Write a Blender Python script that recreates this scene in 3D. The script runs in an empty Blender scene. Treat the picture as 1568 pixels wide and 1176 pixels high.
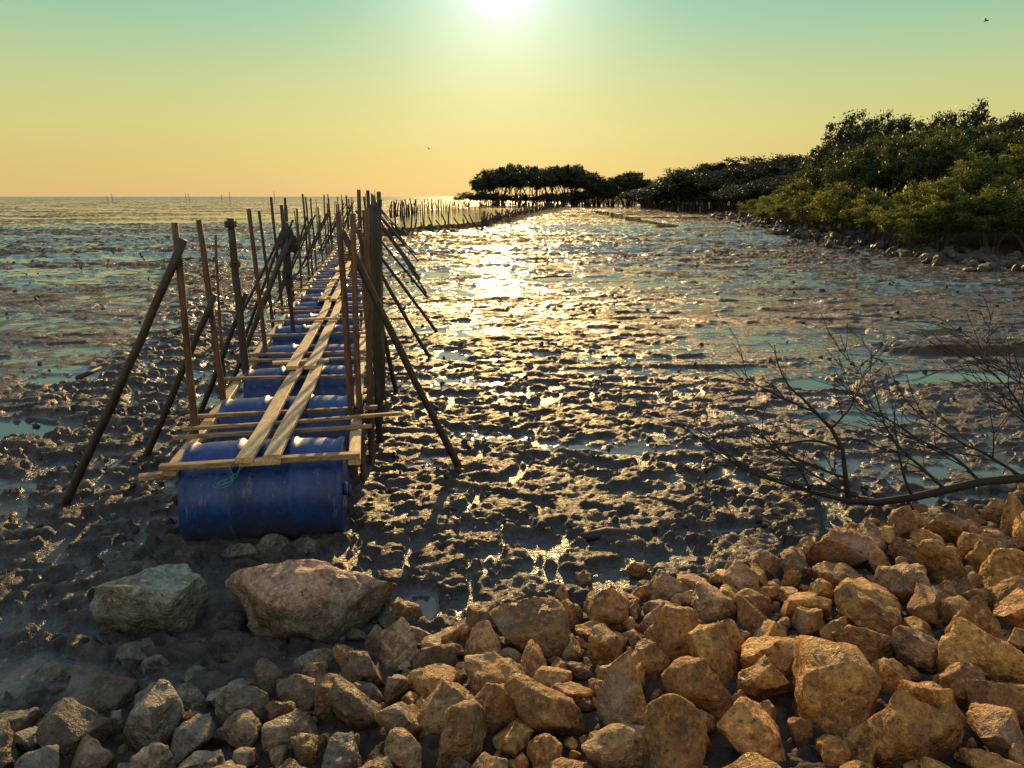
import bpy, math, random
import numpy as np
from mathutils import Vector, Matrix, noise as mnoise
random.seed(7); rng=np.random.default_rng(7)
scene=bpy.context.scene
COL=scene.collection
H=1.8; TH=math.radians(13.63); S_,C_=math.sin(TH),math.cos(TH); F=1184.0

def P(u,v,z=0.0):
    a=(u-784)/F; b=(v-588)/F
    t=(H-z)/(S_+C_*b)
    return np.array([a*t, t*(C_-b*S_), z])

# ---------------------------------------------------------------- noise
T2=rng.random((256,256)); T3=rng.random((64,64,64))
def vn2(x,y,s=0):
    x=x+s*17.31; y=y+s*9.77
    xi=np.floor(x).astype(np.int64); yi=np.floor(y).astype(np.int64)
    fx=x-xi; fy=y-yi
    fx=fx*fx*fx*(fx*(fx*6-15)+10); fy=fy*fy*fy*(fy*(fy*6-15)+10)
    a=T2[xi&255,yi&255]; b=T2[(xi+1)&255,yi&255]; c=T2[xi&255,(yi+1)&255]; d=T2[(xi+1)&255,(yi+1)&255]
    return (a*(1-fx)+b*fx)*(1-fy)+(c*(1-fx)+d*fx)*fy
def fbm2(x,y,o=4,s=0,g=0.5):
    r=0;amp=1;tot=0
    for i in range(o):
        ca,sa=math.cos(i*1.1+.4),math.sin(i*1.1+.4)
        r=r+amp*vn2((x*ca-y*sa)*2.03**i,(x*sa+y*ca)*2.03**i,s+i*3.7); tot+=amp; amp*=g
    return r/tot
def fbmx(x,y,o=4,s=0,g=0.5):   # keeps directionality of the stretched coordinates
    r=0;amp=1;tot=0
    for i in range(o):
        r=r+amp*vn2(x*2.03**i,y*2.03**i,s+i*3.7); tot+=amp; amp*=g
    return r/tot
def vn3(p,s=0):
    p=p+s*7.13; pi=np.floor(p).astype(np.int64); f=p-pi; f=f*f*(3-2*f); r=0
    for dx in (0,1):
        for dy in (0,1):
            for dz in (0,1):
                w=(f[:,0] if dx else 1-f[:,0])*(f[:,1] if dy else 1-f[:,1])*(f[:,2] if dz else 1-f[:,2])
                r=r+w*T3[(pi[:,0]+dx)&63,(pi[:,1]+dy)&63,(pi[:,2]+dz)&63]
    return r
def sstep(a,b,x):
    t=np.clip((x-a)/(b-a),0,1); return t*t*(3-2*t)

# ---------------------------------------------------------------- mesh helpers
def mk(name,V,Fc,mats,smooth=True,attrs=None,midx=None,parent=None,link=True,n=4):
    me=bpy.data.meshes.new(name)
    V=np.asarray(V,dtype=np.float32)
    if isinstance(Fc,np.ndarray):
        k=Fc.shape[1]
        me.vertices.add(len(V)); me.vertices.foreach_set('co',V.ravel())
        me.loops.add(Fc.size); me.loops.foreach_set('vertex_index',Fc.astype(np.int32).ravel())
        me.polygons.add(len(Fc)); me.polygons.foreach_set('loop_start',(np.arange(len(Fc))*k).astype(np.int32))
    else:
        me.from_pydata([tuple(map(float,v)) for v in V],[],[tuple(f) for f in Fc])
    me.update(calc_edges=True)
    for m in mats: me.materials.append(m)
    if midx is not None: me.polygons.foreach_set('material_index',np.asarray(midx,dtype=np.int32))
    me.polygons.foreach_set('use_smooth',np.full(len(me.polygons),smooth))
    if attrs:
        for an,arr in attrs.items():
            a=me.color_attributes.new(an,'FLOAT_COLOR','POINT')
            a.data.foreach_set('color',np.asarray(arr,dtype=np.float32).ravel())
    me.update()
    if not link: return me
    o=bpy.data.objects.new(name,me); COL.objects.link(o)
    if parent: o.parent=parent
    return o

class MB:
    def __init__(s): s.V=[];s.F=[];s.M=[];s.n=0
    def add(s,V,Fc,m=0):
        s.V.extend([tuple(v) for v in V]); s.F.extend([tuple(i+s.n for i in f) for f in Fc]); s.M.extend([m]*len(Fc)); s.n+=len(V)
    def tube(s,pts,rad,k=7,m=0):
        pts=[Vector(p) for p in pts]; n=len(pts)
        if not hasattr(rad,'__len__'): rad=[rad]*n
        V=[];Fc=[]; up=None
        for i,p in enumerate(pts):
            d=(pts[min(i+1,n-1)]-pts[max(i-1,0)]).normalized()
            if up is None:
                up=Vector((0,0,1)) if abs(d.z)<.9 else Vector((1,0,0))
            x=up.cross(d).normalized(); y=d.cross(x).normalized(); up=y
            for j in range(k):
                a=2*math.pi*j/k
                V.append(p+(x*math.cos(a)+y*math.sin(a))*rad[i])
        for i in range(n-1):
            for j in range(k):
                Fc.append((i*k+j,i*k+(j+1)%k,(i+1)*k+(j+1)%k,(i+1)*k+j))
        Fc.append(tuple(range(k-1,-1,-1))); Fc.append(tuple((n-1)*k+j for j in range(k)))
        s.add(V,Fc,m)
    def obj(s,name,mats,smooth=True,parent=None,link=True):
        return mk(name,s.V,s.F,mats,smooth,midx=s.M,parent=parent,link=link)

def empty(name):
    e=bpy.data.objects.new(name,None); COL.objects.link(e); e.empty_display_size=.2; return e

# ---------------------------------------------------------------- materials
def srgb(r,g,b):
    f=lambda c:(c/255/12.92 if c/255<=.04045 else ((c/255+.055)/1.055)**2.4)
    return (f(r),f(g),f(b),1)
class NT:
    def __init__(s,name):
        s.m=bpy.data.materials.new(name); s.m.use_nodes=True; s.t=s.m.node_tree; s.t.nodes.clear()
        s.out=s.t.nodes.new('ShaderNodeOutputMaterial')
    def n(s,ty,**kw):
        nd=s.t.nodes.new(ty)
        for k,v in kw.items():
            if k=='ins':
                for a,b in v.items():
                    if hasattr(b,'is_output'): s.t.links.new(b,nd.inputs[a])
                    else: nd.inputs[a].default_value=b
            else: setattr(nd,k,v)
        return nd
    def math(s,op,a,b=0.0,c=None,clamp=False):
        ins={0:a,1:b}
        if c is not None: ins[2]=c
        return s.n('ShaderNodeMath',operation=op,use_clamp=clamp,ins=ins).outputs[0]
    def noise(s,vec,scale,detail=4,rough=.55,dist=0):
        return s.n('ShaderNodeTexNoise',ins={'Vector':vec,'Scale':scale,'Detail':detail,'Roughness':rough,'Distortion':dist}).outputs[0]
    def mix(s,f,a,b,bt='MIX'):
        nd=s.n('ShaderNodeMix',data_type='RGBA',blend_type=bt)
        for i,x in ((0,f),(6,a),(7,b)):
            if hasattr(x,'is_output'): s.t.links.new(x,nd.inputs[i])
            else: nd.inputs[i].default_value=x
        return nd.outputs[2]
    def mr(s,x,a,b,c=0.0,d=1.0,smooth=True):
        return s.n('ShaderNodeMapRange',interpolation_type='SMOOTHSTEP' if smooth else 'LINEAR',ins={0:x,1:a,2:b,3:c,4:d}).outputs[0]
    def pos(s): return s.n('ShaderNodeNewGeometry').outputs['Position']
    def objc(s): return s.n('ShaderNodeTexCoord').outputs['Object']
    def scale(s,v,sc):
        return s.n('ShaderNodeMapping',ins={0:v,3:sc}).outputs[0]
    def bsdf(s,**ins):
        b=s.n('ShaderNodeBsdfPrincipled',ins=ins); s.t.links.new(b.outputs[0],s.out.inputs[0]); return b
    def bump(s,h,strength=1.0,dist=.01,normal=None):
        ins={'Strength':strength,'Distance':dist,'Height':h}
        if normal is not None: ins['Normal']=normal
        return s.n('ShaderNodeBump',ins=ins).outputs[0]

def wood_mat(name,c1,c2,rough=.75,stretch=(1,1,1),sc=30):
    t=NT(name); v=t.scale(t.objc(),stretch)
    n1=t.noise(v,sc,4,.65); n2=t.noise(t.pos(),3,2)
    col=t.mix(t.mr(n1,.3,.7),c1,c2)
    col=t.mix(t.mr(n2,.45,.7,0,.55),col,(c1[0]*.35,c1[1]*.35,c1[2]*.35,1))
    t.bsdf(**{'Base Color':col,'Roughness':rough,'Normal':t.bump(n1,.6,.004)})
    return t.m
M_pole=wood_mat('pole_wood',(.05,.022,.011,1),(.15,.066,.030,1),.7,(6,6,1),10)
M_poledark=wood_mat('pole_wood_dark',(.012,.009,.007,1),(.040,.026,.019,1),.6,(6,6,1),10)
M_plank=wood_mat('plank_wood',(.34,.20,.085,1),(.66,.45,.22,1),.6,(9,1.2,9),9)
M_beam=wood_mat('beam_wood',(.15,.085,.045,1),(.40,.25,.12,1),.65,(1.2,9,9),9)
M_branch=wood_mat('branch_bark',(.009,.006,.005,1),(.026,.018,.013,1),.8)
M_bark=wood_mat('mangrove_bark',(.03,.024,.018,1),(.10,.08,.06,1),.9)

# barrel
t=NT('blue_plastic'); p=t.pos()
n1=t.noise(p,5,5,.65); n2=t.noise(p,40,4,.6)
gz=t.n('ShaderNodeSeparateXYZ',ins={0:p}).outputs[2]
low=t.mr(t.math('ADD',gz,t.math('MULTIPLY',n1,.25)),.14,.36,1,0)
col=t.mix(t.mr(n1,.4,.7),(.003,.024,.125,1),(.007,.050,.21,1))
scr=t.mr(t.noise(t.scale(p,(1,1,.22)),20,6,.78),.55,.69)
col=t.mix(t.math('MULTIPLY',scr,.38),col,(.28,.30,.33,1))
col=t.mix(t.math('MULTIPLY',low,.8),col,(.045,.042,.038,1))
t.bsdf(**{'Base Color':col,'Roughness':t.mr(n2,.3,.7,.28,.55),'Normal':t.bump(n1,.3,.006)})
M_blue=t.m
t=NT('rope_fibre'); t.bsdf(**{'Base Color':t.mix(t.noise(t.pos(),60),(.02,.16,.18,1),(.05,.30,.30,1)),'Roughness':.8}); M_rope=t.m
t=NT('dark_cloth'); n=t.noise(t.pos(),25,4); t.bsdf(**{'Base Color':t.mix(n,(.012,.012,.014,1),(.04,.035,.04,1)),'Roughness':.9,'Normal':t.bump(n,1,.02)}); M_cloth=t.m

# rock
def rock_mat():
    t=NT('rock_stone'); p=t.pos()
    a=t.n('ShaderNodeVertexColor',layer_name='col').outputs[0]
    n1=t.noise(p,10,4,.65,.3); n2=t.noise(p,42,4,.74); n4=t.noise(p,4,2)
    col=t.mix(t.mr(n1,.35,.65),t.mix(1.0,a,(.50,.40,.32,1),'MULTIPLY'),a)
    col=t.mix(t.mr(n2,.5,.68,0,.8),col,t.mix(1.0,a,(1.75,1.65,1.5,1),'MULTIPLY'))
    col=t.mix(t.mr(n2,.32,.47,.85,0),col,(.045,.028,.014,1))
    col=t.mix(t.mr(n4,.58,.68,0,.30),col,(.27,.27,.26,1))
    h=t.math('ADD',t.math('MULTIPLY',n2,1.5),t.math('MULTIPLY',n1,2.6))
    t.bsdf(**{'Base Color':col,'Roughness':t.mr(n1,.3,.7,.42,.75),'Normal':t.bump(h,1.0,.016)})
    return t.m
M_rock=rock_mat()

# mud
def mud_mat():
    t=NT('wet_mud'); p=t.pos()
    at=t.n('ShaderNodeVertexColor',layer_name='zone').outputs[0]
    sp=t.n('ShaderNodeSeparateColor',ins={0:at}); wet,soil,lump=sp.outputs[0],sp.outputs[1],sp.outputs[2]
    xyz=t.n('ShaderNodeSeparateXYZ',ins={0:p}); y=xyz.outputs[1]
    far=t.mr(y,6,18)
    st=t.noise(t.scale(p,(.06,.17,1)),1.0,4,.66,.5)     # broad areas of standing film
    st2=t.noise(t.scale(p,(1.4,2.0,1)),1.0,5,.74,.5)
    st=t.math('ADD',t.math('MULTIPLY',st,.50),t.math('MULTIPLY',st2,.50))
    film=t.math('MULTIPLY',t.mr(st,.497,.520),far)
    film=t.math('MULTIPLY',film,t.math('SUBTRACT',1.0,soil,clamp=True))
    w=t.math('MAXIMUM',wet,t.math('MULTIPLY',film,.96))
    dry=t.math('SUBTRACT',1.0,w,clamp=True)
    n1=t.noise(p,8,3,.6); n2=t.noise(p,38,4,.72,.3)
    rip=t.noise(t.scale(p,(2.6,6.0,1)),1.5,4,.66,.6)
    col=t.mix(t.mr(n1,.3,.7),(.034,.028,.025,1),(.090,.074,.062,1))
    col=t.mix(t.mr(lump,0,1,.5,0),col,(.026,.023,.021,1))
    col=t.mix(t.math('MULTIPLY',dry,t.math('MULTIPLY',far,.5)),col,(.045,.038,.034,1))
    col=t.mix(t.mr(w,.3,1),col,(.050,.048,.047,1))
    col=t.mix(soil,col,t.mix(n2,(.024,.017,.011,1),(.10,.065,.04,1)))
    rough=t.math('ADD',t.mr(n2,.3,.7,.32,.64),t.math('MULTIPLY',soil,.35))
    rough=t.math('ADD',rough,t.math('MULTIPLY',far,.22))
    rough=t.n('ShaderNodeMix',data_type='FLOAT',ins={0:t.mr(w,.35,.85),2:rough,3:.06}).outputs[0]
    bs=t.mr(w,.5,.98,1,.02)
    h=t.math('MULTIPLY',n2,.021)
    h=t.math('ADD',h,t.math('MULTIPLY',rip,.024))
    big=t.noise(t.scale(p,(1.7,2.6,1)),1.2,5,.76)
    h=t.math('ADD',h,t.math('MULTIPLY',big,t.math('MULTIPLY',far,.26)))
    nb=t.n('ShaderNodeBump',ins={'Strength':bs,'Distance':1.0,'Height':h}).outputs[0]
    spec=t.math('MULTIPLY',t.mr(w,.1,.8,.24,.85),t.mr(t.math('MULTIPLY',dry,far),0.4,1,1,.25))
    t.bsdf(**{'Base Color':col,'Roughness':rough,'Normal':nb,'IOR':1.45,'Specular IOR Level':spec})
    return t.m
M_mud=mud_mat()
t=NT('sea_water'); p=t.pos()
w1=t.noise(t.scale(p,(.05,.35,1)),1.0,4,.6); w2=t.noise(t.scale(p,(.004,.02,1)),1.0,4,.6)
t.bsdf(**{'Base Color':t.mix(t.mr(w2,.45,.55),(.05,.08,.085,1),(.09,.13,.14,1)),'Roughness':t.mr(w2,.42,.58,.12,.35),'IOR':1.33,'Normal':t.bump(w1,1.0,.9)})
M_sea=t.m
t=NT('pond_water'); p=t.pos()
t.bsdf(**{'Base Color':(.04,.04,.035,1),'Roughness':.06,'IOR':1.33,'Normal':t.bump(t.noise(t.scale(p,(.6,2,1)),1.5,4),.3,.03)})
M_pond=t.m

def leaf_mat(name,c1,c2,tr):
    t=NT(name)
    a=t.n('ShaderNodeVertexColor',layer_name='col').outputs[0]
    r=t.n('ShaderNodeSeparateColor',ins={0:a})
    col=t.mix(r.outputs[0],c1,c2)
    oi=t.n('ShaderNodeObjectInfo').outputs['Random']
    col=t.mix(t.math('MULTIPLY',oi,.5),col,(c1[0]*.8,c1[1]*.7,c1[2]*.8,1))
    d=t.n('ShaderNodeBsdfPrincipled',ins={'Base Color':col,'Roughness':.5})
    tl=t.n('ShaderNodeBsdfTranslucent',ins={'Color':t.mix(1.0,col,(1.8,1.65,.5,1),'MULTIPLY')})
    m=t.n('ShaderNodeMixShader',ins={0:tr,1:d.outputs[0],2:tl.outputs[0]})
    t.t.links.new(m.outputs[0],t.out.inputs[0]); return t.m
M_leaf=leaf_mat('mangrove_leaf',(.04,.062,.016,1),(.23,.25,.055,1),.5)
M_leafm=leaf_mat('mangrove_leaf_mid',(.024,.038,.012,1),(.105,.125,.032,1),.4)
M_leafd=leaf_mat('mangrove_leaf_dark',(.018,.026,.010,1),(.058,.070,.022,1),.22)

# ---------------------------------------------------------------- terrain
def shore(y): return np.interp(y,[-5,10,20,32,57,105,160,400],[22,17,13.7,13.9,18.5,25,24,-20])
def toe(x): return np.interp(x,[-6,-3,-1.84,-1.0,-.42,.3,.95,1.5,1.95,3.0,5,9],[1.9,2.1,2.35,2.55,2.92,3.12,3.36,3.7,3.98,4.15,4.5,5])
pools=[(180,700,.24,.11),(35,650,.5,.45),(250,797,.16,.06),(290,985,.13,.08),(640,925,.09,.18),(1440,508,1.0,.36),(1500,580,.85,.26),(1380,535,.5,.3),
 (1250,585,.35,.3),(1110,815,.28,.09),(1420,765,.45,.13),(972,882,.08,.05),(690,545,.35,.35),(100,582,.35,.25),(690,732,.12,.04),
 (560,985,.15,.1),(450,955,.22,.12),(1060,690,.2,.06),(320,610,.25,.2),(1330,640,.5,.12)]
PW=[(P(u,v)[0],P(u,v)[1],a,b) for u,v,a,b in pools]
def terrain(x,y):
    r=np.hypot(x,y)
    wob=(fbm2(x*2.3,y*2.3,4,5,.6)-.5)
    pool=np.zeros_like(x)
    for (px,py,a,b) in PW:
        d=np.sqrt(((x-px)/a)**2+((y-py)/b)**2)+wob*2.2
        pool=np.maximum(pool,1-sstep(.72,1.0,d))
    cy=np.array([45,52,60,72,90,110]); cx=np.interp(y,cy,[8.6,10.2,9.6,9.9,10.5,11.5])
    chan=(1-sstep(.5,1.0,np.abs(x-cx)/(.55+.012*y)+wob*.8))*sstep(44,48,y)*(1-sstep(95,110,y))
    pool=np.maximum(pool,chan)
    n5=fbmx(x*.6,y*1.6,4,21,.6)
    patch=sstep(.50,.58,n5)*sstep(3.9,4.8,y)
    A=1-.62*sstep(5.2,11,y)
    A=A*(1-.35*sstep(.5,2.5,x)*sstep(4.3,5.5,y))
    rx=np.interp(y,[3.5,5.3,11,24,40],[-3.2,-3.3,-4.3,-9.5,-18])
    rid=np.exp(-((x-rx)/(.28+.03*y))**2)*sstep(4,6,y)*(1-sstep(30,50,y))
    leftflat=sstep(.3,1.2,rx-x)*sstep(4.5,6,y)
    A=A*(1-.40*leftflat)*(1-.55*patch)
    A=np.clip(A+rid*.7,0,1.2)
    n1=fbm2(x*7.0,y*8.2,3,1,.5); n2=fbm2(x*19,y*21,3,2,.55); n3=fbm2(x*.9,y*1.4,3,3)
    thr=.47+.10*(n3-.5)*2+.06*patch
    l=sstep(thr-.03,thr+.07,n1*.68+n2*.32)
    h=A*(.036*l+.028*(n2-.5)*(.4+l))
    n4=fbmx(x*1.9,y*3.4,4,8,.58); h=h+(.012+.014*sstep(5,9,y)+.05*sstep(12,30,y))*(sstep(.47,.62,n4))*(1-.3*sstep(40,90,r))*(1-.6*patch)
    h=h+.03*rid+.03*(n3-.5)*sstep(7,14,y)
    ix,iy=P(1505,538)[:2]
    isl=np.clip(1-np.sqrt(((x-ix)/1.5)**2+((y-iy)/.42)**2)-wob*.7,0,1)
    h=h*(1-pool)-.012*pool
    h=h+.10*sstep(0,.7,isl)*(.5+n3)+sstep(0,.2,isl)*.05*(n1-.4)
    sd=x-shore(y)+ (fbm2(x*.35,y*.35,3,11)-.5)*3
    land=sstep(0,2.5,sd)*sstep(6,12,y)
    h=h+land*(.45+.3*(fbm2(x*1.2,y*1.2,3,12)-.5))+sstep(-1.5,.5,sd)*sstep(6,12,y)*.12*(n1+.3)
    ex=np.interp(y,[34,36,44,70,105,130],[-9,-5.6,-1.8,1.5,6.5,12]); e=np.exp(-((x-ex)/(.5+.008*y))**2)*sstep(34,37,y)*(1-sstep(110,130,y))
    h=h+e*.34*(.6+.8*n1)
    off=sstep(120,420,y)*(1-sstep(-25,-8,x))
    streak=fbmx(x*.010,y*.05,4,14)
    h=h-off*.22*(streak+.1)
    h=np.where(r>900,-.3,h)
    bd=toe(x)-y
    bank=sstep(-.1,.35,bd)
    h=h*(1-bank*.6)+np.maximum(bd,0)*.15+bank*.02*(n2-.5)
    wet=np.maximum(pool,(1-l)*.56*(.6+.8*n3))
    wet=np.maximum(wet,(1-l)*.95*patch)
    wet=np.clip(wet,0,1)*(1-bank*.7)*(1-land)*(1-.9*sstep(0,.3,isl))*(1-e)
    soil=np.clip(np.maximum(np.maximum(sstep(-1.2,0,sd)*sstep(6,12,y),bank*.6),np.maximum(e,sstep(0,.3,isl)*.9)),0,1)
    return h,wet,soil,l
def gh(x,y):
    return float(terrain(np.array([float(x)]),np.array([float(y)]))[0][0])
def geo(a,b,q):
    n=int(math.log(b/a)/math.log(q)); return list(a*q**np.arange(n))
rr=geo(.8,2.6,1.02)+geo(2.6,16,1.0028)+geo(16,60,1.005)+geo(60,9000,1.02)+[9000]
rr=np.array(rr); th=np.radians(np.linspace(-60,60,900))
R,TT=np.meshgrid(rr,th,indexing='ij'); X=R*np.sin(TT); Y=R*np.cos(TT)-1.5
nr,nc=R.shape
hh,wet,soil,lump=terrain(X.ravel(),Y.ravel())
V=np.stack([X.ravel(),Y.ravel(),hh],1)
idx=np.arange(nr*nc).reshape(nr,nc)
Q=np.stack([idx[:-1,:-1].ravel(),idx[:-1,1:].ravel(),idx[1:,1:].ravel(),idx[1:,:-1].ravel()],1)
mk('mudflat_ground',V,Q,[M_mud],attrs={'zone':np.stack([wet,soil,lump,np.ones_like(wet)],1)})
mk('sea',[(-9000,140,-.10),(9000,140,-.10),(9000,9000,-.10),(-9000,9000,-.10)],[(0,1,2,3)],[M_sea])
pp=[P(606,356),P(740,349),P(815,326),P(860,320),P(800,317),P(700,320),P(640,325),P(612,332)]
mk('pond',[(q[0],q[1],.08) for q in pp],[tuple(range(8))],[M_pond])

# ---------------------------------------------------------------- rocks
import bmesh
def ico(sub):
    bm=bmesh.new(); bmesh.ops.create_icosphere(bm,subdivisions=sub,radius=1)
    V=np.array([v.co[:] for v in bm.verts]); Fc=np.array([[v.index for v in f.verts] for f in bm.faces]); bm.free(); return V,Fc
ICO={k:ico(k) for k in (3,4,5)}
def rockshape(seed,sub,npl=8,rough=1.0):
    r=np.random.default_rng(seed); V,Fc=ICO[sub]; V=V.copy()
    for it in range(2):
        for i in range(npl):
            n=r.normal(size=3); n/=np.linalg.norm(n); d=r.uniform(.42,.80)
            k=V@n-d; V=V-np.where(k>0,k,0)[:,None]*n
    V*=np.array([1.08,r.uniform(.62,1.0),r.uniform(.55,.95)])
    L=np.linalg.norm(V,axis=1)+1e-6; D=V/L[:,None]
    q=(vn3(V*2.5,seed%50)-.5)*.16+(vn3(V*6,seed%37)-.5)*.09+(vn3(V*14,seed%31)-.5)*.05
    return V+D*(q*rough)[:,None]
VAR={k:[rockshape(100+i,k) for i in range(24)] for k in (3,4)}
def rotm(a,b,c):
    from mathutils import Euler
    return np.array(Euler((a,b,c)).to_matrix())
def rockcol(x,r,big=False):
    k=float(sstep(-1.3,.5,np.array(x+r.normal()*.35)))
    g=np.array([.235,.21,.15]); o=np.array([.56,.262,.058]); d=np.array([.30,.130,.036])
    c=g*(1-k)+o*k
    z=r.random()
    if z<.3: c=c*.4+d*.6*(.4+.6*k)
    elif z>.9: c=c*.65+np.array([.27,.25,.23])*.35
    return c*r.uniform(.72,1.2)
def rockpile(name,lst,sub_fn):
    Vs=[];Fs=[];Cs=[];n=0
    for (x,y,z,rad,seed,c,tilt) in lst:
        r=np.random.default_rng(seed); sub=sub_fn(y,rad)
        v=VAR[sub][seed%24]@rotm(r.normal()*tilt,r.normal()*tilt,r.uniform(0,6.28)).T*rad
        v=v*np.array([r.uniform(.85,1.2),r.uniform(.85,1.2),r.uniform(.85,1.2)])
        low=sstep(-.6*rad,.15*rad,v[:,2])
        col=c[None,:]*(.28+.72*low)[:,None]  # mud coating at the base plus painted-in shade on each stone's lower part
        Vs.append(v+np.array([x,y,z])); Fs.append(ICO[sub][1]+n); n+=len(v)
        Cs.append(np.concatenate([col,np.ones((len(v),1))],1))
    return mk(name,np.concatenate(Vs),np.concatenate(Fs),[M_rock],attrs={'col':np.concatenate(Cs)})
def bankh(x,y): return max(float(toe(x))-y,0)*.15
rl=[];occ=[]
r_=np.random.default_rng(21)
def tryrock(x,y,rad,f=.80):
    for (a,b,c) in occ:
        if (a-x)**2+(b-y)**2<(f*(rad+c))**2: return False
    return True
for (u,v,rad) in [(1292,850,.19),(1390,905,.14),(1090,930,.14),(1010,930,.11),(930,1000,.13),(1110,985,.13),(1340,960,.16),(1290,1080,.22),(1420,1120,.21),(1070,1070,.15),
   (960,1090,.16),(820,980,.17),(730,950,.11),(690,1090,.13),(545,1090,.13),(620,1110,.13),(370,1085,.12),(150,1060,.13),(230,1110,.12),(110,1130,.14),(440,1120,.12),(560,1030,.12),
   (1500,850,.15),(1450,800,.11),(1540,900,.15),(1230,930,.14),(1480,985,.15),(760,1040,.15),(850,1100,.15),(1160,1140,.16),(620,930,.10),(1215,870,.12)]:
    q=P(u,v,.08); x,y=q[0],q[1]; z=bankh(x,y)
    q=P(u,v,z+.06); x,y=q[0],q[1]
    if tryrock(x,y,rad,.6):
        c=rockcol(x,r_)
        if rad==.19: c=np.array([.50,.20,.06])
        occ.append((x,y,rad)); rl.append((x,y,bankh(x,y)+rad*.35,rad*1.12,int(r_.integers(1e6)),c,.8))
for rad0,rad1,N,f,lift in [(.10,.145,1500,.72,.38),(.07,.105,4500,.70,.36),(.04,.07,9000,.68,.45),(.018,.035,9000,.7,.4)]:
    for i in range(N):
        x=r_.uniform(-3.4,5); t_=float(toe(x)); y=t_-.02-r_.random()*(t_-.5)
        if rad1<.04 and (y<1.3 or abs(x)>2.6): continue
        if .035<rad1<.08 and x<-.2 and r_.random()<.6: continue
        rad=r_.uniform(rad0,rad1)
        if rad>.1 and t_-y<.12: continue
        if x<-.3 and rad>.12: rad*=.8
        if tryrock(x,y,rad,f):
            occ.append((x,y,rad)); rl.append((x,y,bankh(x,y)+rad*lift+r_.uniform(0,.02),rad*1.20,int(r_.integers(1e6)),rockcol(x,r_),.9))
for i in range(60):
    x=r_.uniform(-2.6,4); y=float(toe(x))+abs(r_.normal())*.22; rad=r_.uniform(.03,.085)
    if tryrock(x,y,rad,.8): occ.append((x,y,rad)); rl.append((x,y,rad*.15,rad,int(r_.integers(1e6)),rockcol(x,r_)*.7,.5))
for (u,v,rad) in [(370,850,.12),(410,848,.13),(470,845,.12),(440,885,.09),(205,1010,.11),(610,950,.1),(300,1040,.1)]:
    q=P(u,v); rl.append((q[0],q[1],rad*.15,rad,int(r_.integers(1e6)),np.array([.15,.145,.115]),.3))
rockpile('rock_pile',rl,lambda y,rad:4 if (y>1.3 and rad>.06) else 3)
print('rocks',len(rl))
def boulder(seed,u,v,sc,z,rot,c1,c2):
    V=rockshape(seed,5,9)*np.array(sc); 
    V=V@rotm(*rot).T
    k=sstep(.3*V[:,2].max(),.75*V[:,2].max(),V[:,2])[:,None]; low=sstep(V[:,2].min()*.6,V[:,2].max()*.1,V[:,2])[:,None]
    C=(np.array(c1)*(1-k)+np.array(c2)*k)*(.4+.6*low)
    q=P(u,v); 
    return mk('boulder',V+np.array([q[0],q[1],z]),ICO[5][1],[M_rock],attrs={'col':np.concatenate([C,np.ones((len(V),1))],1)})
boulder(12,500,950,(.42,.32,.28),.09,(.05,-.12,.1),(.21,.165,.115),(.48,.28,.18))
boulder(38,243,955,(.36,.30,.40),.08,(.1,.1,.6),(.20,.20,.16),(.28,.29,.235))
sl=[]
for i in range(800):
    y=19+ r_.random()**1.6*60; x=float(shore(y))-.5+r_.normal()*.8
    rad=r_.uniform(.07,.26)*(1+y*.008)
    sl.append((x,y,gh(x,y)+rad*.1,rad,int(r_.integers(1e6)),np.array([.045,.032,.022])*r_.uniform(.5,1.8),.6))
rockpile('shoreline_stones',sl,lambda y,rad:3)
cl_=[]
for i in range(520):
    y=3.9+r_.random()**1.7*22; x=r_.uniform(-.75,.62)*(y+1.0)
    if abs(x-(-1.34-.172*(y-4.05)))<.7: continue
    rad=r_.uniform(.010,.030)*(1+.06*y)
    cl_.append((x,y,gh(x,y)+rad*.2,rad,int(r_.integers(1e6)),np.array([.04,.033,.028])*r_.uniform(.6,1.5),.6))
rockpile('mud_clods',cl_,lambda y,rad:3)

# ---------------------------------------------------------------- floating walkway
DX,DY=-.172,1.0; L_=math.hypot(DX,DY); DX/=L_;DY/=L_
def W(s,w,z): return (-1.34+DX*s+DY*w, 4.05+DY*s-DX*w, z)
ANG=math.atan2(-DX,DY)
walk=empty('floating_walkway')
def barrel_mesh():
    prof=[(-.41,0),(-.41,.235),(-.398,.262),(-.415,.272),(-.415,.285),(-.398,.292),(-.38,.285),(-.365,.275),(-.32,.284),(-.2,.288)]
    prof+=[(-.165,.288),(-.155,.300),(-.135,.300),(-.125,.288),(0,.290)]
    prof=prof+[(-a,b) for a,b in prof[-2::-1]]
    k=56; V=[];Fc=[]
    for a,b in prof:
        for j in range(k):
            t=2*math.pi*j/k; V.append((a,b*math.cos(t),b*math.sin(t)))
    for i in range(len(prof)-1):
        for j in range(k): Fc.append((i*k+j,(i+1)*k+j,(i+1)*k+(j+1)%k,i*k+(j+1)%k))
    mb=MB(); mb.add(V,Fc)
    for (yy,zz) in ((.15,.08),(-.13,-.1)):
        mb.tube([(.405,yy,zz),(.432,yy,zz)],.035,14)
    return mb.obj('barrel',[M_blue],link=False)
bme=barrel_mesh()
ss=[0,.98,1.98,2.92]+[3.9+.98*i for i in range(42)]
for i,s in enumerate(ss):
    o=bpy.data.objects.new('blue_barrel_%d'%(i+1),bme); COL.objects.link(o); o.parent=walk
    o.location=W(s,random.uniform(-.02,.02),.205+ (random.uniform(-.015,.015) if i else 0))
    o.rotation_euler=(random.uniform(-1.2,.3),random.uniform(-.015,.015),ANG+random.uniform(-.03,.03))
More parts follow.
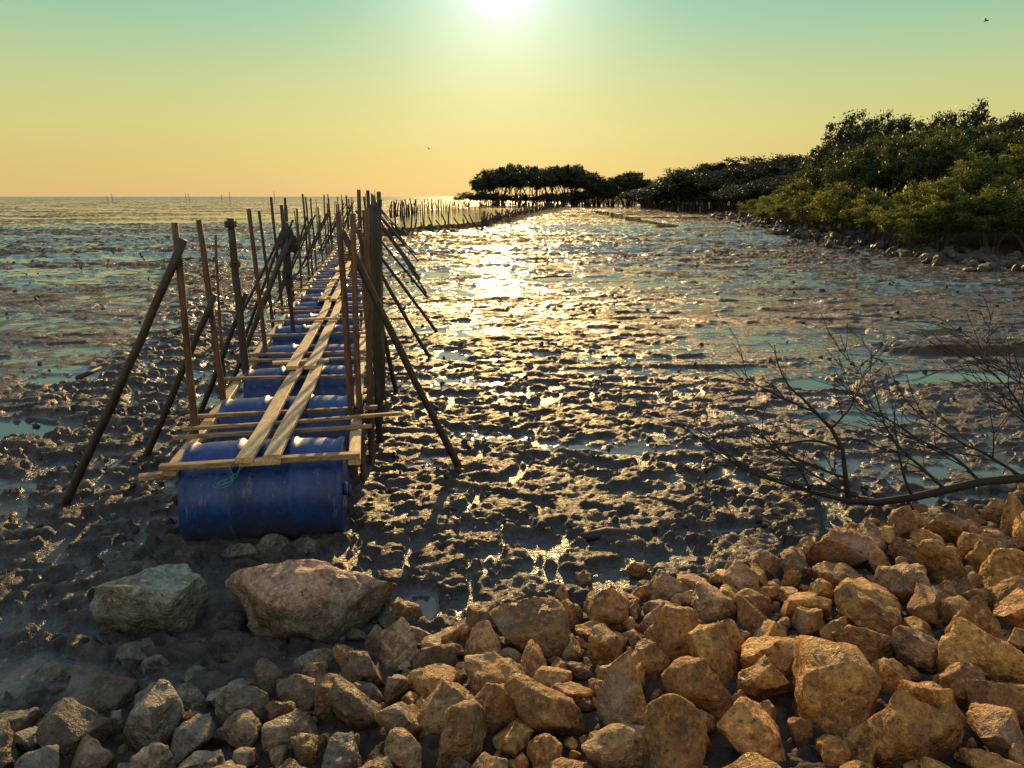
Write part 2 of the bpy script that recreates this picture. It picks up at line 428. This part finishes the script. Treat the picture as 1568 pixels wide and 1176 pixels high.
def board(mb,p0,p1,wd,th,seg=8,warp=.004,m=0):
    p0=Vector(p0);p1=Vector(p1); d=(p1-p0); ln=d.length; d.normalize()
    side=d.cross(Vector((0,0,1))).normalized(); up=side.cross(d).normalized()
    V=[];Fc=[]; b=.12*min(wd,th)
    prof=[(-wd/2+b,-th/2),(wd/2-b,-th/2),(wd/2,-th/2+b),(wd/2,th/2-b),(wd/2-b,th/2),(-wd/2+b,th/2),(-wd/2,th/2-b),(-wd/2,-th/2+b)]
    ph=random.uniform(0,6)
    for i in range(seg+1):
        q=p0+d*ln*i/seg+up*math.sin(ph+i*.9)*warp+side*math.sin(ph*2+i*.7)*warp
        for a,c in prof: V.append(q+side*a+up*c)
    k=8
    for i in range(seg):
        for j in range(k): Fc.append((i*k+j,(i+1)*k+j,(i+1)*k+(j+1)%k,i*k+(j+1)%k))
    Fc.append(tuple(range(k))); Fc.append(tuple(seg*k+j for j in range(k-1,-1,-1)))
    mb.add(V,Fc,m)
mb=MB()
s=-.24
while s<42:
    e=s+2.9
    for w in (-.46,.46):
        board(mb,W(s,w+random.uniform(-.012,.012),.425+random.uniform(-.003,.003)),W(e,w+random.uniform(-.012,.012),.428),.065,.035)
    s=e+.02
mb.obj('side_rails',[M_plank],False,walk)
mb=MB()
def cross(s,w0,w1,z,wd,th,sk=0): board(mb,W(s-sk,w0,z),W(s+sk,w1,z+random.uniform(-.004,.004)),wd,th,6,.003)
cross(-.24,-.50,.50,.462,.05,.03); cross(-.16,-.62,-.20,.395,.05,.03,.04); cross(.28,-.56,.56,.462,.03,.022,.02)
cross(.38,-.52,.74,.492,.03,.02,.05)
for i,s in enumerate(ss[1:]):
    cross(s-.26,-.56+random.uniform(-.08,.08),.56+random.uniform(-.05,.1),.462,.035,.024,random.uniform(-.03,.03))
    if i%3==1: cross(s+.40,-.53,.54,.462,.03,.024,random.uniform(-.03,.03))
mb.obj('cross_beams',[M_beam],False,walk)
mb=MB()
s=-.34; k=0
while s<42:
    e=s+2.35
    z=.515+ (.03 if k%2 else 0)
    for w in (-.075,.075):
        board(mb,W(s+random.uniform(-.04,.04),w*.9+.0+.03*k*(k<3),z),W(e,w*.95+.05*(k<3)+.03,z),.082,.028,10,.005)
    board(mb,W(e-.15,-.20,z+.032),W(e-.10,.22,z+.032),.07,.022,5,.002)
    s=e-.35; k+=1
board(mb,W(-.31,-.10,.482),W(-.31,.10,.482),.05,.026,4,.001)
mb.obj('walking_planks',[M_plank],False,walk)
mb=MB()
for q in range(3):
    p0=Vector(W(-.34,-.08,.49)); pts=[]
    for i in range(14):
        f=i/13; pts.append(p0+Vector((-.14*f-.03*math.sin(f*9+q*2),-.005-.03*math.sin(f*3.1),-.13*f+.03*math.sin(f*7+q))))
    mb.tube(pts,.0018,5)
mb.obj('loose_rope',[M_rope],True,walk)

# ---------------------------------------------------------------- poles
poles=empty('wooden_pole_framework')
mbp=MB(); mbd=MB()
def pole(p0,p1,r0=.022,r1=.017,dark=False,bend=.02,k=9):
    p0=Vector(p0);p1=Vector(p1); n=9; b=Vector((random.uniform(-1,1),random.uniform(-1,1),0))*bend
    pts=[];rad=[]
    for i in range(n+1):
        f=i/n; pts.append(p0.lerp(p1,f)+b*math.sin(f*math.pi)+Vector((random.uniform(-1,1),random.uniform(-1,1),0))*.003)
        rad.append((r0*(1-f)+r1*f)*random.uniform(.93,1.08))
    (mbd if dark else mbp).tube(pts,rad,k)
def brace(top,base,**k):
    b=Vector(base);t_=Vector(top); d=(b-t_).normalized(); pole(b+d*.12,t_-d*.08,**k)
def lash(p,r=.032):
    p=Vector(p)
    for i in range(4):
        mbd.tube([p+Vector((math.cos(a)*r,math.sin(a)*r,i*.012-.02+.004*math.sin(a))) for a in np.linspace(0,6.28,13)],.005,5)
pole((-1.87,4.36,-.3),(-1.86,4.36,1.66),.022,.019,bend=.01); brace((-1.85,4.33,1.50),(-2.68,4.32,0),r0=.026,r1=.022,dark=True); lash((-1.86,4.35,1.45),.028)
pole((-1.95,5.12,-.3),(-2.06,5.2,1.65),.023,.019); brace((-2.0,5.10,1.10),(-2.58,5.15,0),r0=.024,r1=.020,dark=True); lash((-2.02,5.13,1.05))
pole((-2.05,5.9,-.3),(-2.12,5.95,1.64),.032,.028,True,.03); lash((-2.12,5.95,1.6),.045); lash((-2.11,5.95,1.3),.04)
pole((-2.14,6.7,-.3),(-2.19,6.6,1.70),.022,.018)
pole((-2.75,7.2,-.3),(-2.75,7.3,1.45),.016,.012)
brace((-2.02,7.0,1.35),(-2.62,6.8,0),r0=.023,r1=.019,dark=True)
brace((-2.10,6.0,1.0),(-2.60,6.1,0),r0=.022,r1=.018,dark=True)
pole((-2.20,7.75,-.3),(-2.25,7.75,1.72),.023,.019,True)
pole((-1.02,4.74,-.3),(-1.055,4.8,1.70),.024,.020); pole((-.93,4.62,-.3),(-.955,4.75,1.70),.022,.018)
brace((-.985,4.75,1.52),(-.34,4.92,0),r0=.025,r1=.021,dark=True); lash((-1.0,4.76,1.45),.045); lash((-.96,4.66,.5),.035)
pole((-.95,4.98,-.3),(-.93,5.1,1.73),.023,.019); pole((-.98,5.5,-.3),(-.95,5.5,1.74),.024,.020,True); pole((-1.06,6.0,-.3),(-1.0,6.0,1.78),.022,.019,True)
pole((-1.15,6.7,-.3),(-1.12,6.7,1.84),.022,.018)
def foot(u,v): q=P(u,v); return (q[0],q[1],0)
for (u,v,dx,hz) in [(607,605,-.22,1.45),(660,550,-.75,1.5),(668,508,-1.0,1.45),(655,456,-1.15,1.5),(637,414,-1.1,1.45),(636,388,-1.4,1.5)]:
    q=foot(u,v); brace((q[0]+dx,q[1]-.25,hz),q,r0=.022,r1=.019,dark=True)
s=2.9;i=0
while s<42:
    wv=.58+random.uniform(-.04,.05)
    for q in range(2 if (i%3==0 and s<18) else 1):
        a=W(s+random.uniform(-.12,.12),wv+q*.05,-.3); hgt=random.choice([1.6,1.68,1.75,1.8,1.86])
        pole(a,(a[0]+random.uniform(-.1,.06),a[1]+random.uniform(-.1,.15),hgt),.021,.017,random.random()<.6)
    if i%2==1 and s>9:
        f=min(s/20,1); wb=1.15+.65*f+random.uniform(-.2,.15)
        tp=W(s,wv,1.3+random.uniform(0,.3)); bs=W(s+random.uniform(-.2,.4),wb,0); brace(tp,bs,r0=.021,r1=.017,dark=True)
    s+=.98+random.uniform(-.15,.2)+.012*s; i+=1
s=4.7
while s<42:
    wv=-.56+random.uniform(-.06,.04)
    a=W(s,wv,-.3); pole(a,(a[0]+random.uniform(-.1,.03),a[1]+random.uniform(-.1,.15),random.uniform(1.55,1.88)),.021,.016,random.random()<.6)
    if random.random()<.6:
        tp=W(s,wv,1.2+random.uniform(0,.3)); brace(tp,W(s+random.uniform(-.3,.2),wv-.65+random.uniform(-.15,.1),0),r0=.021,r1=.017,dark=True)
    s+=.9+random.uniform(-.1,.25)+.01*s
for i in range(8):
    s=random.uniform(6,34); a=W(s,-1.0-random.uniform(0,.6),-.3); pole(a,(a[0]+random.uniform(-.1,.1),a[1],random.uniform(1.1,1.7)),.015,.011,True)
mbp.obj('brown_poles',[M_pole],True,poles); mbd.obj('dark_poles',[M_poledark],True,poles)
v,f=ICO[4]; v=v.copy(); v=v*np.array([.075,.06,.10]); v=v*(1+1.1*(vn3(v*28,3)-.5)+.6*(vn3(v*60,9)-.5))[:,None]
top=v+np.array([-2.19,7.70,1.36]); v2=v*np.array([.5,.6,2.2]); v2=v2+np.array([-2.23,7.72,1.10])
mk('net_bundle',np.concatenate([top,v2]),np.concatenate([f,f+len(v)]),[M_cloth])

# ---------------------------------------------------------------- fish pond fence
mb=MB()
def fence(pts,step,h0,h1,r,lean=.12,rail=True):
    for a,b in zip(pts[:-1],pts[1:]):
        a=np.array(a[:2]);b=np.array(b[:2]); L=np.linalg.norm(b-a); n=max(2,int(L/step))
        for i in range(n):
            p=a+(b-a)*(i+random.uniform(-.3,.3))/n; hz=random.uniform(h0,h1)
            mb.tube([(p[0],p[1],-.2),(p[0]+random.uniform(-lean,lean)*.5,p[1],hz*.5),(p[0]+random.uniform(-lean,lean),p[1]+random.uniform(-lean,lean),hz)],[r,r*.9,r*.7],5)
        if rail:
            m=max(2,int(L/2)); mb.tube([(a[0]+(b[0]-a[0])*i/m,a[1]+(b[1]-a[1])*i/m,h0*.55+random.uniform(-.05,.05)) for i in range(m+1)],.03,5)
fence([P(600,364),P(640,358),P(742,351),P(835,326),P(866,320)],.55,.45,1.05,.05,.25)
fence([P(742,351),P(770,338),P(815,327)],.6,.4,.9,.04,.2)
fence([P(598,334),P(640,325.5),P(700,321)],1.0,.9,1.6,.07,.2)
fence([P(700,321),P(790,318.5)],1.6,.6,1.2,.09,.2)
mb.obj('stake_fence',[M_poledark],True)
mb=MB()
for u,v in [(165,306.5),(172,306.5),(285,306.5),(290,306.5),(340,307),(352,307),(420,307),(560,309),(575,309)]:
    q=P(u,v); mb.tube([(q[0],q[1],-.4),(q[0]+random.uniform(-.3,.3),q[1],random.uniform(2.5,4.5))],[.13,.1],5)
mb.obj('offshore_stakes',[M_poledark],True)
mb=MB()
a=P(818,429);b=P(876,427); mb.tube([(a[0],a[1],.04),((a[0]+b[0])/2,a[1]+.1,.08),(b[0],b[1],.05)],[.02,.025,.012],6)
mb.obj('driftwood_stick',[M_poledark])
mb=MB()
a=P(890,830);b=P(965,826); mb.tube([(a[0],a[1],.02),((a[0]+b[0])/2,a[1]+.01,.045),(b[0],b[1],.03)],[.03,.036,.028],9)
a=P(120,585);b=P(155,572); mb.tube([(a[0],a[1],.04),(b[0],b[1],.06)],[.03,.02],8)
mb.obj('driftwood_log',[M_poledark])

# ---------------------------------------------------------------- dead branch
mb=MB(); rb=random.Random(11)
def twig(p,d,ln,r,dep):
    p=Vector(p); d=Vector(d).normalized(); n=max(3,int(ln/.05)); pts=[p.copy()]; rad=[r]
    cur=p.copy()
    for i in range(n):
        d=(d+Vector((rb.uniform(-1,1),rb.uniform(-1,1),rb.uniform(-1,1)))*.19).normalized()
        cur=cur+d*ln/n; cur.z=max(cur.z,.06); pts.append(cur.copy()); rad.append(max(r*(1-.7*(i+1)/n),.0024))
        if dep>0 and rb.random()<.50 and i>0:
            e=Vector((rb.uniform(-1,.8),rb.uniform(-.8,.8),rb.uniform(-.5,.6)))
            twig(cur,(d*.7+e*.8),ln*rb.uniform(.35,.6),max(rad[-1]*.6,.0026),dep-1)
    mb.tube(pts,rad,5 if r<.006 else 8)
main=[(3.7,4.45,.36),(3.3,4.32,.28),(2.98,4.24,.21),(2.7,4.20,.20),(2.5,4.18,.16),(2.3,4.16,.12),(2.1,4.16,.09),(1.95,4.18,.09),(1.75,4.25,.12),(1.5,4.35,.17)]
mb.tube(main,[.032,.029,.027,.025,.024,.023,.021,.016,.011,.006],9)
stem=[(1.95,4.18,.07),(1.93,4.22,.22),(1.91,4.25,.38),(1.84,4.27,.50),(1.74,4.28,.60),(1.66,4.29,.68)]
mb.tube(stem,[.017,.015,.013,.011,.009,.006],8)
for (p,d,ln,r) in [(stem[2],(-.9,.1,.25),.55,.009),(stem[3],(.6,.3,.5),.5,.007),(stem[4],(-.8,.1,.2),.5,.007),(stem[5],(-.6,.1,.4),.35,.006),(stem[1],(-.9,.1,.1),.6,.008),
                  (main[4],(-.7,.3,.5),.75,.010),(main[3],(-.5,.5,.45),.8,.010),(main[2],(-.8,.4,.45),.8,.010),(main[1],(-.6,.4,.5),.8,.010),(main[0],(-.5,.4,.35),.9,.010),
                  (main[8],(-.8,.2,.35),.7,.009),(main[8],(-.3,.2,.9),.45,.007),(main[9],(-.8,.2,.4),.6,.007),(main[6],(-.9,.3,.3),.8,.009),(main[2],(.5,.3,.5),.6,.009),(main[5],(-.3,.3,.8),.6,.009)]:
    twig(p,d,ln,r,2)
for i in range(110):
    q=Vector(rb.choice(mb.V)); 
    if q.z<.2: continue
    a=Vector((rb.uniform(-1,1),rb.uniform(-1,1),rb.uniform(-1,1))).normalized(); b=a.orthogonal().normalized()
    mb.add([q,q+a*.018+b*.006,q+a*.036,q+a*.018-b*.006],[(0,1,2,3)])
mb.obj('fallen_dead_branch',[M_branch])

# ---------------------------------------------------------------- mangroves
def tree_mesh(name,seed,leafs,lsize,dark,ndome,cz,Rh,Rv,spread,trunk,ncl=20):
    """unit-height tree: several leafy domes on a branching multi-stem trunk"""
    r=np.random.default_rng(seed); rr_=random.Random(seed); mb=MB()
    domes=[]
    for i in range(ndome):
        a=2.4*i+r.uniform(-.4,.4); q=spread*math.sqrt((i+.3)/ndome)
        z=cz[0]+(cz[1]-cz[0])*(1-(q/spread)**1.3*r.uniform(.5,1.1)) 
        domes.append((math.cos(a)*q,math.sin(a)*q,z,r.uniform(.75,1.15)))
    cl=[];own=[]
    for di,(x,y,z,k) in enumerate(domes):
        for j in range(ncl):
            d=r.normal(size=3); d/=np.linalg.norm(d); d[2]=d[2]*.8+.15; rad=r.uniform(.45,1.0)
            zz=min(z+d[2]*Rv*k*rad,.96)
            cl.append((x+d[0]*Rh*k*rad,y+d[1]*Rh*k*rad,max(zz,.03),r.uniform(.035,.075))); own.append(di)
    stems=[]
    for di,(x,y,z,k) in enumerate(domes):
        bx,by=.05*math.cos(di*2.4),.05*math.sin(di*2.4)
        f=rr_.uniform(.15,.4)
        pts=[(bx,by,-.04),(bx+f*.6*x,by+f*.6*y,z*.35),(bx+.6*x+rr_.uniform(-.02,.02),by+.6*y,z*.7),(x,y,z)]
        mb.tube(pts,[trunk,trunk*.8,trunk*.55,trunk*.3],6); stems.append(pts)
    for (x,y,z,cr),di in zip(cl,own):
        p0=Vector(stems[di][rr_.choice([2,3,3])]); p1=Vector((x,y,z)); m=p0.lerp(p1,.5)+Vector((rr_.uniform(-.02,.02),rr_.uniform(-.02,.02),0))
        mb.tube([p0,m,p1],[trunk*.3,trunk*.2,trunk*.1],4)
    nb=len(mb.V); V0=np.array([tuple(v) for v in mb.V])
    cl=np.array(cl); ci=r.integers(0,len(cl),leafs); c=cl[ci]
    d=r.normal(size=(leafs,3)); d/=np.linalg.norm(d,axis=1)[:,None]
    rad=c[:,3]*(r.random(leafs)**.5)*(1+.3*r.normal(size=leafs))
    pc=c[:,:3]+d*rad[:,None]
    pc[:,2]=np.maximum(pc[:,2],.01)
    a=r.normal(size=(leafs,3)); a/=np.linalg.norm(a,axis=1)[:,None]; b=np.cross(a,r.normal(size=(leafs,3))); b/=np.linalg.norm(b,axis=1)[:,None]
    s=lsize*r.uniform(.6,1.3,leafs)[:,None]
    LV=np.stack([pc-a*s,pc+b*s*.45,pc+a*s,pc-b*s*.45],1).reshape(-1,3)
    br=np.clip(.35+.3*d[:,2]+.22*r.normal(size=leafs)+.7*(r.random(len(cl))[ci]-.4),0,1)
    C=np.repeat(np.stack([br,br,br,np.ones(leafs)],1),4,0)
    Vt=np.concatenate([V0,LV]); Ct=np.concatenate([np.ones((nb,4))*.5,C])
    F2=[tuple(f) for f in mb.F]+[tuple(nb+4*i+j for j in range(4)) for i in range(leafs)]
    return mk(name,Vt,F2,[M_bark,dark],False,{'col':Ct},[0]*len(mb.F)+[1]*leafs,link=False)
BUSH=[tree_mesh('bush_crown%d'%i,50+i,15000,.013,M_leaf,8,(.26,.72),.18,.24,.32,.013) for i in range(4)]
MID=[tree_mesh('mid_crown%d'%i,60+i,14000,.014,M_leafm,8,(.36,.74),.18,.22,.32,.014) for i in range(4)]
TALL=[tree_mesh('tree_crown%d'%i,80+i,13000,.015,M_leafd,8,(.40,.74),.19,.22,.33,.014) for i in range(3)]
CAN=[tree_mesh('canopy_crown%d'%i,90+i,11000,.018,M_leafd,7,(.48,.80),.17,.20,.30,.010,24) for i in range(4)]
def plant(meshes,x,y,h,w,name='mangrove_tree',parent=None):
    o=bpy.data.objects.new(name,random.choice(meshes)); COL.objects.link(o)
    z=max(gh(x,y),-.05) if parent is None else .1
    o.location=(x,y,z); o.scale=(w,w,h); o.rotation_euler=(0,0,random.uniform(0,6.28))
    if parent: o.parent=parent
def site(u,vtop,y):
    return (u-784)/F*.97*y, 1.8+(301-vtop)/F*y*.93
for (u,v,y,w) in [(1395,300,25.5,2.4),(1455,268,24.8,2.8),(1530,290,23.8,2.8),(1600,270,23,3.2),(1425,262,28,3.2),(1340,278,29.5,3.0),(1500,240,27,3.4),(1575,232,26.5,3.6),(1640,240,26,4),
                  (1290,268,34,3.4),(1250,290,38,3.2),(1215,300,43,3.2),(1185,305,50,3.2),(1230,268,48,4.2),(1165,300,62,4),(1200,285,56,4.2)]:
    x,h=site(u,v,y); plant(BUSH,x,y,h,w*random.uniform(.95,1.1)*1.15)
for (u,v,y,w) in [(1320,228,36,3.8),(1380,212,33,3.8),(1450,208,31,3.8),(1520,210,30,3.8),(1580,200,30,4),(1285,226,42,4),(1350,205,38,4),(1420,202,36,4),(1240,258,52,4),(1490,194,34,4)]:
    x,h=site(u,v,y); plant(MID,x,y,h*1.03,w*1.2)
for (u,v,y,w) in [(1300,188,44,5),(1340,190,42,4.5),(1385,186,41,4.5),(1430,192,40,4.2),(1480,174,38,4.5),(1525,185,37,4.2),(1570,176,36,4.5),(1620,175,36,5),(1670,180,36,5),(1265,236,58,5.0),(1290,206,52,5),(1360,212,48,5)]:
    x,h=site(u,v,y); plant(TALL,x,y,h*1.06,w*1.15)
forest=empty('distant_mangrove_forest')
for (u,v,y,w) in [(1245,244,75,8),(1215,228,80,8),(1190,237,82,8),(1165,241,85,9),(1140,241,90,9),(1115,243,92,9),(1090,246,95,9),(1070,251,98,9),(1050,259,102,8),(1030,273,108,7),(1010,283,115,7),
                  (1200,262,68,6),(1150,278,75,6),(1120,283,88,6),(1090,286,98,6),(1060,290,105,6),(1030,292,112,7),(990,288,125,7),(1180,275,70,6),(1000,284,130,7),(1018,282,128,7),(1240,234,90,9),(1102,246,105,9)]:
    x,h=site(u,v,y); plant(TALL,x,y,h*1.05,w*1.45,'tree',forest)
grove=empty('mangrove_grove')
for (u,v,y,w) in [(750,262,150,8),(768,252,152,9),(792,256,150,9),(812,250,155,9),(838,257,150,9),(858,249,150,9),(880,252,152,8),(897,262,148,7),(765,256,165,10),(843,251,165,10),(870,254,168,10),(825,256,160,10),(785,251,170,10),(912,270,155,7),(928,274,152,6),(944,266,150,6),(968,260,152,7),(985,272,156,6),(738,272,148,6),(888,256,162,8)]:
    x,h=site(u,v,y); plant(CAN,x,y,h*1.02,w*1.25*random.uniform(.85,1.15),'canopy_tree',grove)
for (u,v,y,w) in [(715,293,146,5),(738,291,146,5),(760,294,150,6),(800,296,155,7),(840,294,155,7),(880,290,152,7),(915,282,150,7),(935,284,150,7),(960,285,150,8),(990,288,145,8),(1015,288,140,8),(860,297,148,7),(900,292,148,7),(1000,296,135,8),(1040,296,130,8)]:
    x,h=site(u,v,y); plant(TALL,x,y,h,w*1.4,'low_tree',grove)

# ---------------------------------------------------------------- birds
for (u,v,y,wsp) in [(657,228,60,.45),(1510,32,45,.4)]:
    a=(u-784)/F;b=(v-588)/F; k=y/(C_-b*S_); x=a*k; z=H-k*(S_+C_*b)
    mb=MB(); mb.tube([(0,-.14,0),(0,-.05,.01),(0,.06,0),(0,.16,-.01)],[.008,.03,.028,.004],8)
    for sg in (-1,1):
        mb.add([(0,-.04,.01),(sg*wsp*.28,-.05,.10),(sg*wsp*.55,.04,.05),(sg*wsp*.28,.03,.09),(0,.05,.01)],[(0,1,2,3,4)])
    o=mb.obj('flying_bird',[M_cloth]); o.location=(x,y,z); o.rotation_euler=(0,.2,.5)

# ---------------------------------------------------------------- light
EL=math.radians(14.5); AZ=math.radians(-.7)
Sd=Vector((math.sin(AZ)*math.cos(EL),math.cos(AZ)*math.cos(EL),math.sin(EL)))
sl_=bpy.data.lights.new('sun','SUN'); sl_.energy=4.6; sl_.angle=math.radians(.5); sl_.color=(1,.62,.23)
so=bpy.data.objects.new('sun',sl_); COL.objects.link(so); so.rotation_euler=Sd.to_track_quat('Z','Y').to_euler(); so.location=(0,0,20)
w=bpy.data.worlds.new('World'); scene.world=w; w.use_nodes=True; nt=w.node_tree; nt.nodes.clear()
def N(ty,**k):
    n=nt.nodes.new(ty)
    for a,b in k.items(): setattr(n,a,b)
    return n
out=N('ShaderNodeOutputWorld'); sky=N('ShaderNodeTexSky',sky_type='NISHITA',sun_disc=False,sun_elevation=EL,sun_rotation=AZ,dust_density=1.0)
bg1=N('ShaderNodeBackground'); bg1.inputs[1].default_value=.08; nt.links.new(sky.outputs[0],bg1.inputs[0])
tc=N('ShaderNodeTexCoord'); sx=N('ShaderNodeSeparateXYZ'); nt.links.new(tc.outputs['Generated'],sx.inputs[0])
cr=N('ShaderNodeValToRGB'); nt.links.new(sx.outputs[2],cr.inputs[0])
stops=[(0,(220,186,124)),(.035,(219,195,118)),(.08,(213,206,128)),(.13,(197,207,144)),(.18,(168,202,160)),(.225,(138,194,172)),(.32,(158,194,196)),(.6,(162,186,206)),(1,(150,174,202))]
e=cr.color_ramp.elements
while len(e)<len(stops): e.new(.5)
for i,(p_,c_) in enumerate(stops): e[i].position=p_; e[i].color=srgb(*c_)
dt=N('ShaderNodeVectorMath',operation='DOT_PRODUCT'); nt.links.new(tc.outputs['Generated'],dt.inputs[0]); dt.inputs[1].default_value=Sd
mx=N('ShaderNodeMath',operation='MAXIMUM'); nt.links.new(dt.outputs['Value'],mx.inputs[0]); mx.inputs[1].default_value=0
ng=N('ShaderNodeMath',operation='MULTIPLY'); nt.links.new(dt.outputs['Value'],ng.inputs[0]); ng.inputs[1].default_value=-1
mn=N('ShaderNodeMath',operation='MAXIMUM'); nt.links.new(ng.outputs[0],mn.inputs[0]); mn.inputs[1].default_value=0
cur=cr.outputs[0]
for src,pw,c_ in [(mx,1300,(.55,.52,.85,1)),(mx,170,(.44,.39,.36,1)),(mx,30,(.10,.07,.02,1)),(mn,1.5,(.60,.34,.13,1))]:  # last term: warm glow opposite the sun, added as fill for rock fronts
    pn=N('ShaderNodeMath',operation='POWER'); nt.links.new(src.outputs[0],pn.inputs[0]); pn.inputs[1].default_value=pw
    m=N('ShaderNodeMix',data_type='RGBA',blend_type='ADD'); nt.links.new(pn.outputs[0],m.inputs[0]); nt.links.new(cur,m.inputs[6]); m.inputs[7].default_value=c_
    cur=m.outputs[2]
bg2=N('ShaderNodeBackground'); bg2.inputs[1].default_value=1.0; nt.links.new(cur,bg2.inputs[0])
ms=N('ShaderNodeMixShader'); ms.inputs[0].default_value=.95; nt.links.new(bg1.outputs[0],ms.inputs[1]); nt.links.new(bg2.outputs[0],ms.inputs[2]); nt.links.new(ms.outputs[0],out.inputs[0])

cam=bpy.data.cameras.new('camera'); co=bpy.data.objects.new('camera',cam); COL.objects.link(co)
cam.sensor_width=36; cam.lens=36*F/1568; cam.clip_start=.05; cam.clip_end=20000
co.location=(0,0,H); co.rotation_euler=(math.pi/2-TH,0,0); scene.camera=co
scene.view_settings.view_transform='Standard'; scene.view_settings.look='None'; scene.view_settings.exposure=0
